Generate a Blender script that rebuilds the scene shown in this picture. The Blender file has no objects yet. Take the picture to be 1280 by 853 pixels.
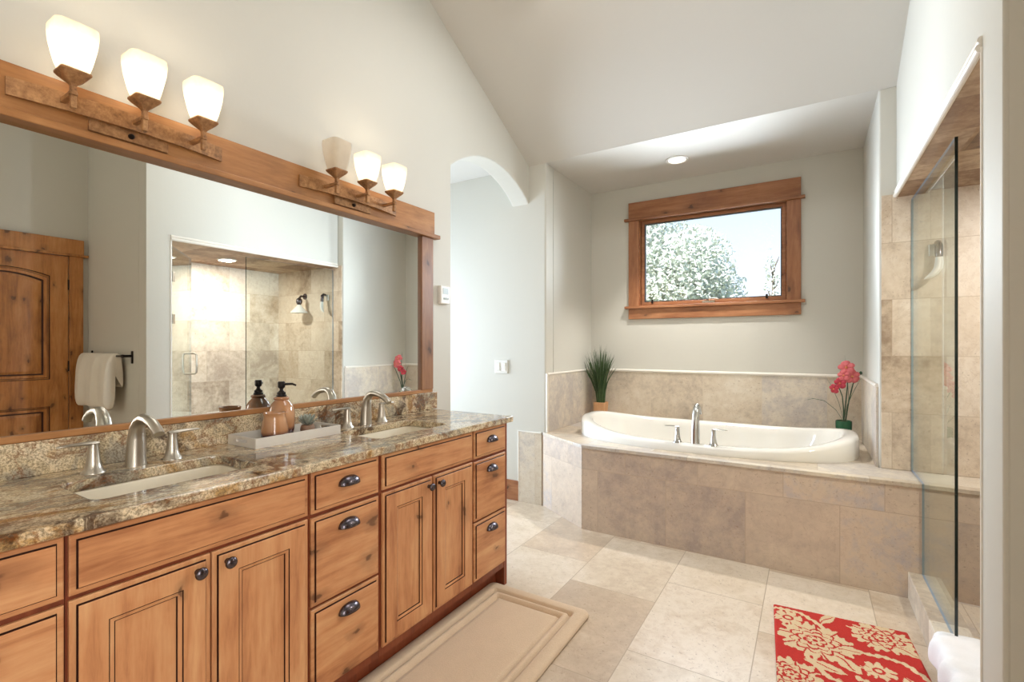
import bpy, bmesh, math, random
from mathutils import Vector, Matrix
random.seed(7)
R = math.radians
PI = math.pi
C = bpy.context.scene.collection
SC = bpy.context.scene

# ------------------------------------------------------------------ camera, world, lights, exposure
cam = bpy.data.cameras.new('camera'); camo = bpy.data.objects.new('camera', cam); C.objects.link(camo)
camo.location = (0, 0, 1.31); camo.rotation_euler = (R(90), 0, R(31.5))
cam.sensor_width = 36; cam.lens = 606.64 / 1280 * 36; cam.shift_y = 5.59 / 1280; cam.clip_start = .02
SC.camera = camo
SC.view_settings.view_transform = 'Standard'; SC.view_settings.look = 'None'
SC.view_settings.gamma = 1; SC.view_settings.use_curve_mapping = False
SC.view_settings.exposure = 0.14
SC.cycles.use_denoising = True
SC.cycles.max_bounces = 10; SC.cycles.diffuse_bounces = 5; SC.cycles.glossy_bounces = 6
SC.cycles.transmission_bounces = 8; SC.cycles.transparent_max_bounces = 12
SC.cycles.sample_clamp_indirect = 6; SC.cycles.caustics_reflective = False; SC.cycles.caustics_refractive = False

w = bpy.data.worlds.new('world'); SC.world = w; w.use_nodes = True
wt = w.node_tree; wt.nodes.clear()
wo = wt.nodes.new('ShaderNodeOutputWorld'); bg = wt.nodes.new('ShaderNodeBackground')
tc = wt.nodes.new('ShaderNodeTexCoord'); sx = wt.nodes.new('ShaderNodeSeparateXYZ'); cr = wt.nodes.new('ShaderNodeValToRGB')
cr.color_ramp.elements[0].position = 0.0; cr.color_ramp.elements[0].color = (0.93, 0.96, 1.0, 1)
cr.color_ramp.elements[1].position = 0.5; cr.color_ramp.elements[1].color = (0.36, 0.64, 1.0, 1)
wt.links.new(tc.outputs['Generated'], sx.inputs[0]); wt.links.new(sx.outputs['Z'], cr.inputs[0])
wt.links.new(cr.outputs[0], bg.inputs[0]); bg.inputs[1].default_value = 1.3; wt.links.new(bg.outputs[0], wo.inputs[0])

def lamp(name, kind, loc, rot, energy, color=(1, 1, 1), sx=1, sy=1, **kw):
    l = bpy.data.lights.new(name, kind); l.energy = energy; l.color = color
    if kind == 'AREA': l.shape = 'RECTANGLE'; l.size = sx; l.size_y = sy
    for k, v in kw.items(): setattr(l, k, v)
    o = bpy.data.objects.new(name, l); C.objects.link(o); o.location = loc; o.rotation_euler = rot
    return o
lamp('sun', 'SUN', (0, -5, 10), (R(52), 0, R(-25)), 12.0, (1, .97, .92), angle=R(.6))
lamp('hall_daylight', 'AREA', (-4.45, 2.98, 1.35), (R(90), 0, R(-90)), 60, (.70, .84, 1.0), .9, 1.9, spread=R(100))
lamp('overhead_fill', 'AREA', (-.75, 2.1, 3.33), (0, 0, 0), 14, (1.0, .98, .96), 1.2, .7)  # added soft fill under the vault
lamp('side_fill', 'AREA', (1.46, -1.1, 1.55), (R(90), 0, R(110)), 96, (1.0, .96, .92), 1.5, 1.9)  # added fill before the unseen right wall to light the vanity fronts
lamp('window_daylight', 'AREA', (-.75, 4.60, 2.06), (R(-90), 0, 0), 52, (.86, .94, 1.0), 1.0, .62)

# ------------------------------------------------------------------ node materials
class NT:
    def __init__(s, name):
        s.m = bpy.data.materials.new(name); s.m.use_nodes = True; s.t = s.m.node_tree; s.t.nodes.clear()
        s.out = s.t.nodes.new('ShaderNodeOutputMaterial')
    def put(s, sock, v):
        if v is None: return
        if isinstance(v, bpy.types.NodeSocket): s.t.links.new(v, sock)
        elif isinstance(v, (tuple, list)) and sock.type == 'RGBA' and len(v) == 3: sock.default_value = (*v, 1)
        else: sock.default_value = v
    def n(s, typ, ins=None, **props):
        nd = s.t.nodes.new('ShaderNode' + typ)
        for k, v in props.items(): setattr(nd, k, v)
        for k, v in (ins or {}).items(): s.put(nd.inputs[k], v)
        return nd
    def math(s, op, a, b=None, c=None, clamp=False):
        nd = s.n('Math', operation=op, use_clamp=clamp); s.put(nd.inputs[0], a)
        if b is not None: s.put(nd.inputs[1], b)
        if c is not None: s.put(nd.inputs[2], c)
        return nd.outputs[0]
    def mix(s, fac, a, b, blend='MIX'):
        nd = s.n('MixRGB', blend_type=blend); s.put(nd.inputs[0], fac); s.put(nd.inputs[1], a); s.put(nd.inputs[2], b)
        return nd.outputs[0]
    def ramp(s, fac, stops, interp='LINEAR'):
        nd = s.n('ValToRGB'); cr = nd.color_ramp; cr.interpolation = interp
        while len(cr.elements) < len(stops): cr.elements.new(.5)
        for e, (p, c) in zip(cr.elements, stops):
            e.position = p; e.color = (*c, 1) if len(c) == 3 else c
        s.put(nd.inputs[0], fac); return nd.outputs[0]
    def noise(s, vec, scale, detail=4, rough=.55, dist=0):
        nd = s.n('TexNoise', {'Scale': scale, 'Detail': detail, 'Roughness': rough, 'Distortion': dist}); s.put(nd.inputs['Vector'], vec)
        return nd.outputs['Fac']
    def obj(s, offs=True, scale=(1, 1, 1)):
        co = s.n('TexCoord').outputs['Object']
        if offs:
            ri = s.n('ObjectInfo').outputs['Random']
            cx = s.n('CombineXYZ', {'X': s.math('MULTIPLY', ri, 31.7), 'Y': s.math('MULTIPLY', ri, 17.3), 'Z': s.math('MULTIPLY', ri, 53.1)}).outputs[0]
            co = s.n('VectorMath', {0: co, 1: cx}, operation='ADD').outputs[0]
        return s.n('Mapping', {'Vector': co, 'Scale': scale}).outputs[0]
    def bump(s, h, strength=.2, dist=.01):
        return s.n('Bump', {'Height': h, 'Strength': strength, 'Distance': dist}).outputs[0]
    def bsdf(s, color, rough=.5, metal=0, normal=None, **kw):
        nd = s.n('BsdfPrincipled'); s.put(nd.inputs['Base Color'], color); s.put(nd.inputs['Roughness'], rough); s.put(nd.inputs['Metallic'], metal)
        s.put(nd.inputs['Normal'], normal)
        for k, v in kw.items(): s.put(nd.inputs[k], v)
        return nd.outputs[0]
    def done(s, sh): s.t.links.new(sh, s.out.inputs['Surface']); return s.m

def lin(r, g, b):
    f = lambda c: (c / 255 / 12.92) if c / 255 <= .04045 else ((c / 255 + .055) / 1.055) ** 2.4
    return (f(r), f(g), f(b))

def plain(name, col, rough=.5, metal=0, bump=0, scale=60, **kw):
    t = NT(name); co = t.obj(False); nz = t.noise(co, scale, 3)
    c = t.mix(t.math('MULTIPLY', nz, .25), col, tuple(x * .82 for x in col))
    return t.done(t.bsdf(c, rough, metal, t.bump(nz, bump, .004) if bump else None, **kw))

def tile(name, u, v, bw, bh, palette, off=(0, 0), stagger=.5, rough=.42, mortar=.0028, gcol=lin(176, 160, 140), seed=0., bump=.25, freq=2):
    """stone tiles: u,v pick the two world axes that carry the tile grid"""
    t = NT(name); co = t.n('TexCoord').outputs['Object']; sp = t.n('SeparateXYZ', {0: co})
    U = t.math('ADD', sp.outputs[u], off[0]); V = t.math('ADD', sp.outputs[v], off[1])
    vec = t.n('CombineXYZ', {'X': U, 'Y': V}).outputs[0]
    br = t.n('TexBrick', {'Vector': vec, 'Color1': (0, 0, 0), 'Color2': (1, 1, 1), 'Mortar': (.5, .5, .5), 'Scale': 1.0, 'Mortar Size': mortar,
                          'Mortar Smooth': .1, 'Bias': 0, 'Brick Width': bw, 'Row Height': bh}, offset=stagger, offset_frequency=freq)
    rnd = br.outputs['Color']; mort = br.outputs['Fac']
    # every tile shows another cut of the stone
    sh = t.n('CombineXYZ', {'X': t.math('MULTIPLY', rnd, 7.3), 'Y': t.math('MULTIPLY', rnd, 13.1), 'Z': t.math('MULTIPLY', rnd, 3.7)}).outputs[0]
    cs = t.n('VectorMath', {0: co, 1: sh}, operation='ADD').outputs[0]
    n1 = t.noise(cs, 3.2, 6, .62, .6); n2 = t.noise(cs, 22, 5, .65); n3 = t.noise(cs, 75, 3, .6)
    f = t.math('ADD', t.math('MULTIPLY', rnd, .80), t.math('MULTIPLY', t.math('SUBTRACT', n1, .5), .95))
    f = t.math('ADD', f, t.math('MULTIPLY', t.math('SUBTRACT', n2, .5), .55)); f = t.math('ADD', f, .10, clamp=True)
    k = len(palette) - 1
    col = t.ramp(f, [(i / k, c) for i, c in enumerate(palette)])
    pits = t.ramp(n3, [(.30, (1, 1, 1)), (.37, (0, 0, 0))])
    veins = t.ramp(t.noise(cs, 6, 8, .7, 1.2), [(.485, (0, 0, 0)), (.5, (1, 1, 1)), (.515, (0, 0, 0))])
    col = t.mix(t.math('MULTIPLY', pits, .45), col, lin(128, 100, 78)); col = t.mix(t.math('MULTIPLY', veins, .22), col, lin(150, 120, 94))
    col = t.mix(mort, col, gcol)
    h = t.math('SUBTRACT', t.math('MULTIPLY', n2, .15), t.math('ADD', mort, t.math('MULTIPLY', pits, .25)))
    return t.done(t.bsdf(col, t.math('ADD', rough, t.math('MULTIPLY', n2, .12)), 0, t.bump(h, bump, .004)))

def wood(name, axis, c0, c1, c2, rough=.38, knots=True, nrm='x', kd=.6):
    t = NT(name); s = [9, 9, 9]; s['xyz'.index(axis)] = 1.0
    co = t.obj(True); st = t.n('Mapping', {'Vector': co, 'Scale': tuple(s)}).outputs[0]
    n1 = t.noise(st, 1.3, 5, .6, 1.1); n2 = t.noise(st, 6.5, 5, .65, .3); blot = t.noise(co, 3.0, 4, .6, .5)
    f = t.math('ADD', t.math('MULTIPLY', n1, .5), t.math('MULTIPLY', n2, .28)); f = t.math('ADD', f, t.math('MULTIPLY', blot, .3))
    col = t.ramp(f, [(.36, c0), (.53, c1), (.70, c2)])
    rough_n = t.math('ADD', rough, t.math('MULTIPLY', n2, .15))
    if knots:
        ax = [a for a in 'xyz' if a != nrm]; sp = t.n('SeparateXYZ', {0: co})
        U = sp.outputs['xyz'.index(ax[0])]; V = sp.outputs['xyz'.index(ax[1])]
        ku, kv_ = (5.2, 9.0) if axis == ax[0] else (9.0, 5.2)
        flat = t.n('CombineXYZ', {'X': t.math('MULTIPLY', U, ku), 'Y': t.math('MULTIPLY', V, kv_)}).outputs[0]
        wob = t.n('VectorMath', {0: flat, 1: t.n('VectorMath', {0: t.n('TexNoise', {'Vector': flat, 'Scale': 2.6, 'Detail': 4}).outputs['Color'], 1: (.55, .55, 0)}, operation='MULTIPLY').outputs[0]}, operation='ADD').outputs[0]
        vo = t.n('TexVoronoi', {'Vector': wob, 'Scale': .8}, voronoi_dimensions='2D'); d = vo.outputs['Distance']
        rr = t.n('SeparateXYZ', {0: vo.outputs['Color']}); pick = t.math('GREATER_THAN', rr.outputs[0], kd)
        d = t.math('DIVIDE', d, t.math('ADD', .45, t.math('MULTIPLY', rr.outputs[1], .9)))
        ring = t.ramp(d, [(.0, (1, 1, 1)), (.05, (.95, .95, .95)), (.085, (.4, .4, .4)), (.28, (0, 0, 0))])
        col = t.mix(t.math('MULTIPLY', t.math('MULTIPLY', ring, pick), .8), col, tuple(x * .22 for x in c0))
    return t.done(t.bsdf(col, rough_n, 0, t.bump(n2, .05, .003), **{'Coat Weight': .15, 'Coat Roughness': .25}))

def granite(name):
    t = NT(name); co = t.n('TexCoord').outputs['Object']
    st = t.n('Mapping', {'Vector': co, 'Rotation': (0, 0, R(24)), 'Scale': (3.2, 1.5, 2.2)}).outputs[0]
    flow = t.noise(st, 1.5, 6, .62, 1.6)
    spk = t.noise(co, 170, 3, .7); spk2 = t.noise(co, 60, 5, .7, .4); blk = t.noise(co, 15, 5, .65, .8)
    base = t.ramp(flow, [(.28, lin(128, 124, 114)), (.40, lin(178, 168, 148)), (.46, lin(224, 204, 166)), (.54, lin(236, 218, 186)), (.61, lin(196, 156, 100)), (.68, lin(150, 128, 96)), (.78, lin(176, 168, 150))])
    base = t.mix(t.ramp(spk, [(.45, (0, 0, 0)), (.60, (.66, .66, .66))]), base, lin(104, 84, 58))
    base = t.mix(t.ramp(spk2, [(.50, (0, 0, 0)), (.66, (.35, .35, .35))]), base, lin(86, 76, 66))
    dk = t.math('MULTIPLY', t.ramp(blk, [(.46, (0, 0, 0)), (.56, (1, 1, 1))]), t.ramp(t.noise(st, 1.9, 4, .6), [(.46, (0, 0, 0)), (.58, (1, 1, 1))]))
    base = t.mix(t.math('MULTIPLY', dk, .85), base, lin(62, 38, 26))
    vein = t.ramp(t.noise(st, 2.0, 7, .66, 1.7), [(.47, (0, 0, 0)), (.5, (1, 1, 1)), (.53, (0, 0, 0))])
    base = t.mix(t.math('MULTIPLY', vein, .7), base, lin(124, 72, 34))
    return t.done(t.bsdf(base, t.math('ADD', .07, t.math('MULTIPLY', spk2, .08)), 0, None, **{'Specular IOR Level': .6}))

def clear_glass(name, tint, refl_rough=0.0, boost=1.0):
    t = NT(name)
    fr = t.n('Fresnel', {'IOR': 1.5}).outputs[0]
    tr = t.n('BsdfTransparent', {'Color': tint}).outputs[0]; gl = t.n('BsdfGlossy', {'Color': (.95, 1, .98), 'Roughness': refl_rough}).outputs[0]
    mx = t.n('MixShader', {0: t.math('MULTIPLY', fr, boost, clamp=True)}); t.t.links.new(tr, mx.inputs[1]); t.t.links.new(gl, mx.inputs[2])
    return t.done(mx.outputs[0])

M = {}
def paint(name, col, b=.05):
    t = NT(name); co = t.n('TexCoord').outputs['Object']; nz = t.noise(co, 42, 4, .6); big = t.noise(co, 9, 3)
    c = t.mix(t.math('MULTIPLY', big, .10), col, tuple(x * .9 for x in col))
    return t.done(t.bsdf(c, .62, 0, t.bump(nz, b, .01)))
M['wall'] = paint('wall_paint', lin(208, 206, 197))
M['ceiling'] = paint('ceiling_paint', lin(210, 207, 201))
M['white_trim'] = plain('stone_liner', lin(236, 230, 220), .4, 0, .05)
pal_floor = [lin(180, 160, 138), lin(198, 178, 154), lin(218, 204, 186), lin(206, 190, 168), lin(186, 166, 144)]
pal_deck = [lin(172, 156, 146), lin(198, 180, 162), lin(212, 194, 174), lin(186, 178, 178), lin(218, 202, 182)]
pal_wains = [lin(172, 158, 142), lin(206, 192, 172), lin(218, 208, 192), lin(188, 180, 174), lin(218, 206, 186)]
pal_shower = [lin(150, 130, 110), lin(202, 184, 162), lin(226, 214, 198), lin(210, 194, 174), lin(172, 154, 136)]
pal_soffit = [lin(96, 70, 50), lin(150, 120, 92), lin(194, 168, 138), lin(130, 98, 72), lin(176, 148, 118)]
M['floor'] = tile('floor_travertine', 1, 0, .70, .47, pal_floor, (.06, .20), .36, .30, .0022, lin(170, 152, 130), freq=2)
M['deck_front'] = tile('deck_travertine_front', 0, 2, .47, .43, pal_deck, (.94, .0), .42, .36, .002, lin(186, 166, 146))
M['deck_top'] = tile('deck_travertine_top', 0, 1, .47, .33, pal_wains, (.3, .1), .5, .28, .0016)
M['wains_x'] = tile('wainscot_travertine_long', 0, 2, .455, .6, pal_wains, (1.70, .0), .5, .4, .0022, lin(206, 192, 172))
M['wains_y'] = tile('wainscot_travertine_side', 1, 2, .47, .6, pal_wains, (.2, .0), .5, .4, .0014, lin(196, 180, 158))
M['shower_x'] = tile('shower_travertine_end', 0, 2, .47, .325, pal_shower, (.30, .05), .5, .38, .0016, lin(186, 168, 146))
M['shower_y'] = tile('shower_travertine_long', 1, 2, .47, .325, pal_shower, (.12, .05), .5, .38, .0016, lin(186, 168, 146))
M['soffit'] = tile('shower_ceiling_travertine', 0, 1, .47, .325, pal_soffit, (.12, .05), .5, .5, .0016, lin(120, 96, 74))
M['curb'] = tile('curb_travertine', 1, 2, .6, .3, pal_wains, (.0, .1), .5, .35, .0012)
AL0, AL1, AL2 = lin(148, 88, 52), lin(198, 138, 92), lin(218, 168, 120)
M['wood_z'] = wood('alder_upright', 'z', AL0, AL1, AL2)
M['wood_y'] = wood('alder_level', 'y', AL0, AL1, AL2)
M['wood_x'] = wood('alder_cross', 'x', AL0, AL1, AL2)
M['frame_y'] = wood('mirror_alder', 'y', lin(124, 80, 42), lin(166, 114, 66), lin(190, 140, 88), .4)
M['frame_z'] = wood('mirror_alder_upright', 'z', lin(112, 72, 46), lin(142, 98, 66), lin(164, 118, 82), .4)
M['carcass'] = wood('alder_frame', 'z', lin(92, 40, 20), lin(124, 58, 30), lin(140, 74, 42), .42, False)
M['glaze'] = plain('dark_glaze', lin(64, 30, 18), .5)
M['win_x'] = wood('window_alder', 'x', lin(112, 66, 40), lin(156, 102, 66), lin(182, 128, 88), .4, True, 'y')
M['win_z'] = wood('window_alder_upright', 'z', lin(112, 66, 40), lin(156, 102, 66), lin(182, 128, 88), .4, True, 'y')
M['door_z'] = wood('door_alder', 'z', lin(124, 72, 32), lin(184, 122, 64), lin(208, 152, 92), .36, True, 'x', .2)
M['granite'] = granite('gold_granite')
M['porcelain'] = plain('white_porcelain', lin(240, 238, 232), .08, 0, 0, 5, **{'Coat Weight': .5, 'Coat Roughness': .03})
M['bisque'] = plain('bisque_porcelain', lin(232, 222, 200), .12)
def brushed(name, col, rough):
    t = NT(name); co = t.n('Mapping', {'Vector': t.n('TexCoord').outputs['Object'], 'Scale': (60, 60, 600)}).outputs[0]
    nz = t.noise(co, 1, 3)
    return t.done(t.bsdf(col, t.math('ADD', rough, t.math('MULTIPLY', nz, .1)), 1, t.bump(nz, .04, .001)))
M['nickel'] = brushed('brushed_nickel', lin(186, 179, 167), .29)
M['chrome'] = brushed('tub_chrome', lin(190, 190, 188), .16)
M['bronze'] = plain('oil_rubbed_bronze', lin(98, 92, 98), .26, 1, .05)
def rust():
    t = NT('rust_bronze'); co = t.n('TexCoord').outputs['Object']; a = t.noise(co, 60, 5, .7); b = t.noise(co, 14, 4)
    c = t.ramp(t.math('ADD', t.math('MULTIPLY', a, .6), t.math('MULTIPLY', b, .4)), [(.32, lin(104, 72, 46)), (.5, lin(160, 116, 76)), (.68, lin(198, 152, 104))])
    return t.done(t.bsdf(c, .5, .35, t.bump(a, .3, .003)))
M['rust'] = rust()
M['dark_metal'] = plain('black_iron', lin(38, 32, 30), .4, .7)
M['gasket'] = plain('black_gasket', lin(58, 56, 60), .5)
M['mirror'] = NT('mirror_silver'); M['mirror'] = M['mirror'].done(M['mirror'].bsdf((.93, .95, .93), .0, 1))
M['glass'] = clear_glass('window_glass', (.98, .99, 1.0))
M['shower_glass'] = clear_glass('shower_glass', (.955, .975, .955), 0, .75)
def gedge():
    t = NT('glass_edge'); lw = t.n('LayerWeight', {'Blend': .4}).outputs['Facing']
    return t.done(t.bsdf(t.ramp(lw, [(0, lin(110, 150, 168)), (.5, lin(140, 172, 210)), (1, lin(150, 170, 220))]), .06, 0, None, **{'Specular IOR Level': .9}))
M['glass_edge'] = gedge()
M['glass_edge_dark'] = plain('glass_edge_dark', lin(26, 40, 40), .06, 0, 0)  # black of internal reflection painted into the near edge colour
M['plastic_white'] = plain('white_plastic', lin(232, 230, 224), .35)
M['plastic_grey'] = plain('grey_lcd', lin(150, 160, 156), .25)
def cloth(name, c0, c1, scale=260, b=.5, rough=.95):
    t = NT(name); co = t.n('TexCoord').outputs['Object']; a = t.noise(co, scale, 3, .7); d = t.noise(co, 14, 3)
    c = t.mix(t.math('ADD', t.math('MULTIPLY', a, .6), t.math('MULTIPLY', d, .3)), c0, c1)
    return t.done(t.bsdf(c, rough, 0, t.bump(a, b, .004), **{'Sheen Weight': .2}))
M['towel'] = cloth('white_terry', lin(240, 234, 222), lin(222, 214, 200))
M['towel2'] = cloth('bright_white_terry', lin(246, 246, 246), lin(228, 228, 230))
M['mat'] = cloth('beige_mat_pile', lin(222, 198, 168), lin(186, 160, 132), 190)
def leaf(name, a, b, rough=.45):
    t = NT(name); co = t.obj(False); nz = t.noise(co, 40, 3); ri = t.n('ObjectInfo').outputs['Random']
    return t.done(t.bsdf(t.mix(nz, a, b), rough))
M['grass'] = leaf('grass_blade', lin(34, 56, 30), lin(78, 104, 58))
M['leaf'] = leaf('orchid_leaf', lin(40, 70, 50), lin(64, 96, 70))
M['petal'] = leaf('pink_petal', lin(196, 70, 84), lin(232, 136, 138), .6)
M['petal_red'] = leaf('red_petal', lin(176, 40, 62), lin(206, 74, 90), .6)
M['petal_core'] = leaf('petal_core', lin(220, 120, 60), lin(226, 170, 120), .6)
M['green_pot'] = plain('green_glaze', lin(36, 96, 66), .15)
M['pot_brown'] = plain('brown_soil', lin(92, 52, 36), .7, 0, .4)
M['pot_wood'] = wood('pale_pot_wood', 'z', lin(186, 134, 90), lin(212, 164, 120), lin(224, 184, 144), .5, False)
def ceramic():
    t = NT('tan_stoneware'); co = t.n('TexCoord').outputs['Object']; z = t.n('SeparateXYZ', {0: co}).outputs[2]
    nz = t.noise(co, 30, 3); zz = t.math('ADD', z, t.math('MULTIPLY', nz, .012))
    c = t.ramp(t.math('MULTIPLY', zz, 5), [(.0, lin(64, 40, 44)), (.17, lin(78, 46, 46)), (.24, lin(166, 116, 78)), (.5, lin(194, 146, 106)), (1, lin(160, 104, 66))])
    return t.done(t.bsdf(c, .14, 0, None, **{'Coat Weight': .5, 'Coat Roughness': .05}))
M['ceramic'] = ceramic()
M['tray'] = plain('silver_leaf', lin(224, 220, 212), .3, .12, .2, 40)
M['succulent'] = leaf('grey_succulent', lin(110, 118, 106), lin(184, 190, 178))
M['pebble'] = plain('pebble_pot', lin(150, 120, 98), .5, 0, .4)
def shade(name, emit, col):
    t = NT(name); co = t.obj(False); nz = t.noise(co, 38, 4, .6)
    c = t.mix(t.math('MULTIPLY', nz, .5), lin(246, 238, 224), lin(216, 202, 182))
    if emit: c = t.mix(t.math('MULTIPLY', nz, .8), lin(204, 196, 180), lin(156, 146, 130))
    d = t.n('BsdfDiffuse', {'Color': c}).outputs[0]; tr = t.n('BsdfTranslucent', {'Color': c}).outputs[0]; e = t.n('Emission', {'Color': col, 'Strength': emit}).outputs[0]
    m = t.n('MixShader', {0: .55}); t.t.links.new(d, m.inputs[1]); t.t.links.new(tr, m.inputs[2])
    a = t.n('AddShader'); t.t.links.new(m.outputs[0], a.inputs[0]); t.t.links.new(e, a.inputs[1])
    return t.done(a.outputs[0])
M['shade_on'] = shade('frosted_glass_lit', .14, (1, .80, .55))
M['shade_off'] = shade('frosted_glass_unlit', .0, (1, 1, 1))
def emis(name, col, s):
    t = NT(name); return t.done(t.n('Emission', {'Color': col, 'Strength': s}).outputs[0])
M['bulb'] = emis('glowing_bulb', (1, .82, .58), 3)
M['can'] = emis('glowing_downlight', (1, .93, .82), 5)
M['tree_leaf'] = leaf('pale_tree_leaf', lin(170, 178, 160), lin(232, 234, 224), .8)
M['bark'] = plain('grey_bark', lin(96, 86, 76), .9, 0, .5)
M['lawn'] = plain('dry_lawn', lin(120, 126, 84), .95, 0, .5)
M['soil'] = M['pot_brown']

# ------------------------------------------------------------------ mesh helpers
ORG = {}
def org(o): return ORG.get(o.name, Vector((0, 0, 0))) if o else Vector((0, 0, 0))
def fill2d(outer, holes=()):
    bm = bmesh.new(); ed = []
    for lp in (outer, *holes):
        vs = [bm.verts.new((p[0], p[1], 0)) for p in lp]
        for i in range(len(vs)): ed.append(bm.edges.new((vs[i], vs[(i + 1) % len(vs)])))
    bmesh.ops.triangle_fill(bm, use_beauty=True, use_dissolve=False, edges=ed)
    bm.verts.index_update()
    V = [(v.co.x, v.co.y) for v in bm.verts]; F = [[v.index for v in f.verts] for f in bm.faces]
    bm.free(); return V, F
def rrect(u0, u1, v0, v1, r, n=5):
    out = []
    for cx, cy, a in ((u1 - r, v1 - r, 0), (u0 + r, v1 - r, 90), (u0 + r, v0 + r, 180), (u1 - r, v0 + r, 270)):
        for i in range(n + 1):
            t = R(a + 90 * i / n); out.append((cx + r * math.cos(t), cy + r * math.sin(t)))
    return out

class MB:
    def __init__(s): s.v = []; s.f = []; s.mi = []; s.s = []
    def add(s, V, F, m=0, smooth=False):
        b = len(s.v); s.v += [tuple(p) for p in V]
        for f in F: s.f.append([i + b for i in f]); s.mi.append(m); s.s.append(smooth)
        return s
    def box(s, x0, x1, y0, y1, z0, z1, m=0):
        return s.add([(x, y, z) for z in (z0, z1) for y in (y0, y1) for x in (x0, x1)],
                     [(0, 2, 3, 1), (4, 5, 7, 6), (0, 1, 5, 4), (2, 6, 7, 3), (0, 4, 6, 2), (1, 3, 7, 5)], m)
    def plate(s, outer, w0, w1, fn, holes=(), m=0):
        V, F = fill2d(outer, holes); n = len(V)
        s.add([fn(u, v, w1) for u, v in V], F, m); s.add([fn(u, v, w0) for u, v in V], [f[::-1] for f in F], m)
        for lp in (outer, *holes):
            k = len(lp); s.add([fn(u, v, w0) for u, v in lp] + [fn(u, v, w1) for u, v in lp], [(i, (i + 1) % k, (i + 1) % k + k, i + k) for i in range(k)], m)
        return s
    def loft(s, loops, cap0=True, cap1=True, m=0, smooth=True, closed=True, ms=None):
        n = len(loops[0]); V = [p for l in loops for p in l]
        b = len(s.v); s.v += [tuple(p) for p in V]
        for j in range(len(loops) - 1):
            for i in range(n if closed else n - 1):
                k = (i + 1) % n; s.f.append([b + j * n + i, b + j * n + k, b + (j + 1) * n + k, b + (j + 1) * n + i])
                s.mi.append(ms[j] if ms else m); s.s.append(smooth)
        for c, l in ((cap0, 0), (cap1, len(loops) - 1)):
            if c: s.f.append([b + l * n + i for i in range(n)]); s.mi.append(ms[-1] if ms and l else (ms[0] if ms else m)); s.s.append(False)
        return s
    def lathe(s, prof, c=(0, 0, 0), n=24, axis='z', m=0, cap0=True, cap1=True):
        L = []
        for r, h in prof:
            lp = []
            for i in range(n):
                a = 2 * PI * i / n; p = (r * math.cos(a), r * math.sin(a), h)
                if axis == 'x': p = (h, p[0], p[1])
                if axis == 'y': p = (p[1], h, p[0])
                lp.append((p[0] + c[0], p[1] + c[1], p[2] + c[2]))
            L.append(lp)
        return s.loft(L, cap0, cap1, m)
    def tube(s, pts, rad, n=10, m=0, flat=1.0, side=None, cap=True):
        P = [Vector(p) for p in pts]; L = []; up = None
        if not isinstance(rad, (list, tuple)): rad = [rad] * len(P)
        for i, p in enumerate(P):
            d = (P[min(i + 1, len(P) - 1)] - P[max(i - 1, 0)]).normalized()
            if side is not None: a = Vector(side)
            elif up is None: a = d.orthogonal().normalized()
            else: a = up
            a = (a - d * a.dot(d)).normalized(); up = a; b = d.cross(a)
            L.append([tuple(p + a * (rad[i] * math.cos(2 * PI * k / n)) + b * (rad[i] * flat * math.sin(2 * PI * k / n))) for k in range(n)])
        return s.loft(L, cap, cap, m)
    def build(s, name, mats, parent=None, origin=None, bevel=0, seg=2, subsurf=0, solid=0, sharp=40, recalc=True):
        me = bpy.data.meshes.new(name)
        o0 = org(parent) if parent else Vector(origin or (0, 0, 0))
        me.from_pydata([tuple(Vector(p) - o0) for p in s.v], [], s.f)
        if not isinstance(mats, (list, tuple)): mats = [mats]
        for mm in mats: me.materials.append(mm)
        me.polygons.foreach_set('material_index', s.mi); me.polygons.foreach_set('use_smooth', s.s)
        bm = bmesh.new(); bm.from_mesh(me); bmesh.ops.remove_doubles(bm, verts=bm.verts, dist=1e-6)
        if recalc: bmesh.ops.recalc_face_normals(bm, faces=bm.faces)
        bm.to_mesh(me); bm.free()
        if any(s.s): me.set_sharp_from_angle(angle=R(sharp))
        o = bpy.data.objects.new(name, me); C.objects.link(o)
        if parent: o.parent = parent; ORG[o.name] = o0
        else: o.location = o0; ORG[o.name] = o0
        if bevel:
            b = o.modifiers.new('bevel', 'BEVEL'); b.width = bevel; b.segments = seg; b.limit_method = 'ANGLE'; b.angle_limit = R(38)
        if solid:
            b = o.modifiers.new('solid', 'SOLIDIFY'); b.thickness = solid; b.offset = 0
        if subsurf:
            b = o.modifiers.new('sub', 'SUBSURF'); b.levels = b.render_levels = subsurf
        return o

def tag(o, label, cat, group=None, kind=None):
    if label: o['label'] = label
    if cat: o['category'] = cat
    if group: o['group'] = group
    if kind: o['kind'] = kind
    return o
def root(name, loc, label, cat, group=None, kind=None):
    o = bpy.data.objects.new(name, None); C.objects.link(o); o.location = loc; o.empty_display_size = .1
    ORG[o.name] = Vector(loc); return tag(o, label, cat, group, kind)
def struct(o, label=None):
    o['kind'] = 'structure'
    if label: o['label'] = label
    return o
def copy_tree(o, parent=None):
    c = o.copy(); C.objects.link(c)
    if parent: c.parent = parent
    for ch in [q for q in bpy.data.objects if q.parent == o]: copy_tree(ch, c)
    return c
XYZ = lambda u, v, w: (u, v, w)
YZX = lambda u, v, w: (w, u, v)
XZY = lambda u, v, w: (u, w, v)
def box(*a): return MB().box(*a)

# ------------------------------------------------------------------ the setting
XM, YB, XS, YBK = -1.99, 3.52, .425, 4.488
XAL, XAR, ZD = -1.833, .345, .599
def zc(y): return 2.80 + .508 * (YB - y) if y > .6 else 2.80 + .508 * (YB - .6) - .508 * (.6 - y)
FL = plate_floor = MB().box(-4.7, 1.75, -2.5, 4.7, -.10, 0)
struct(FL.build('floor', M['floor']), 'beige travertine tile floor')
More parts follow.
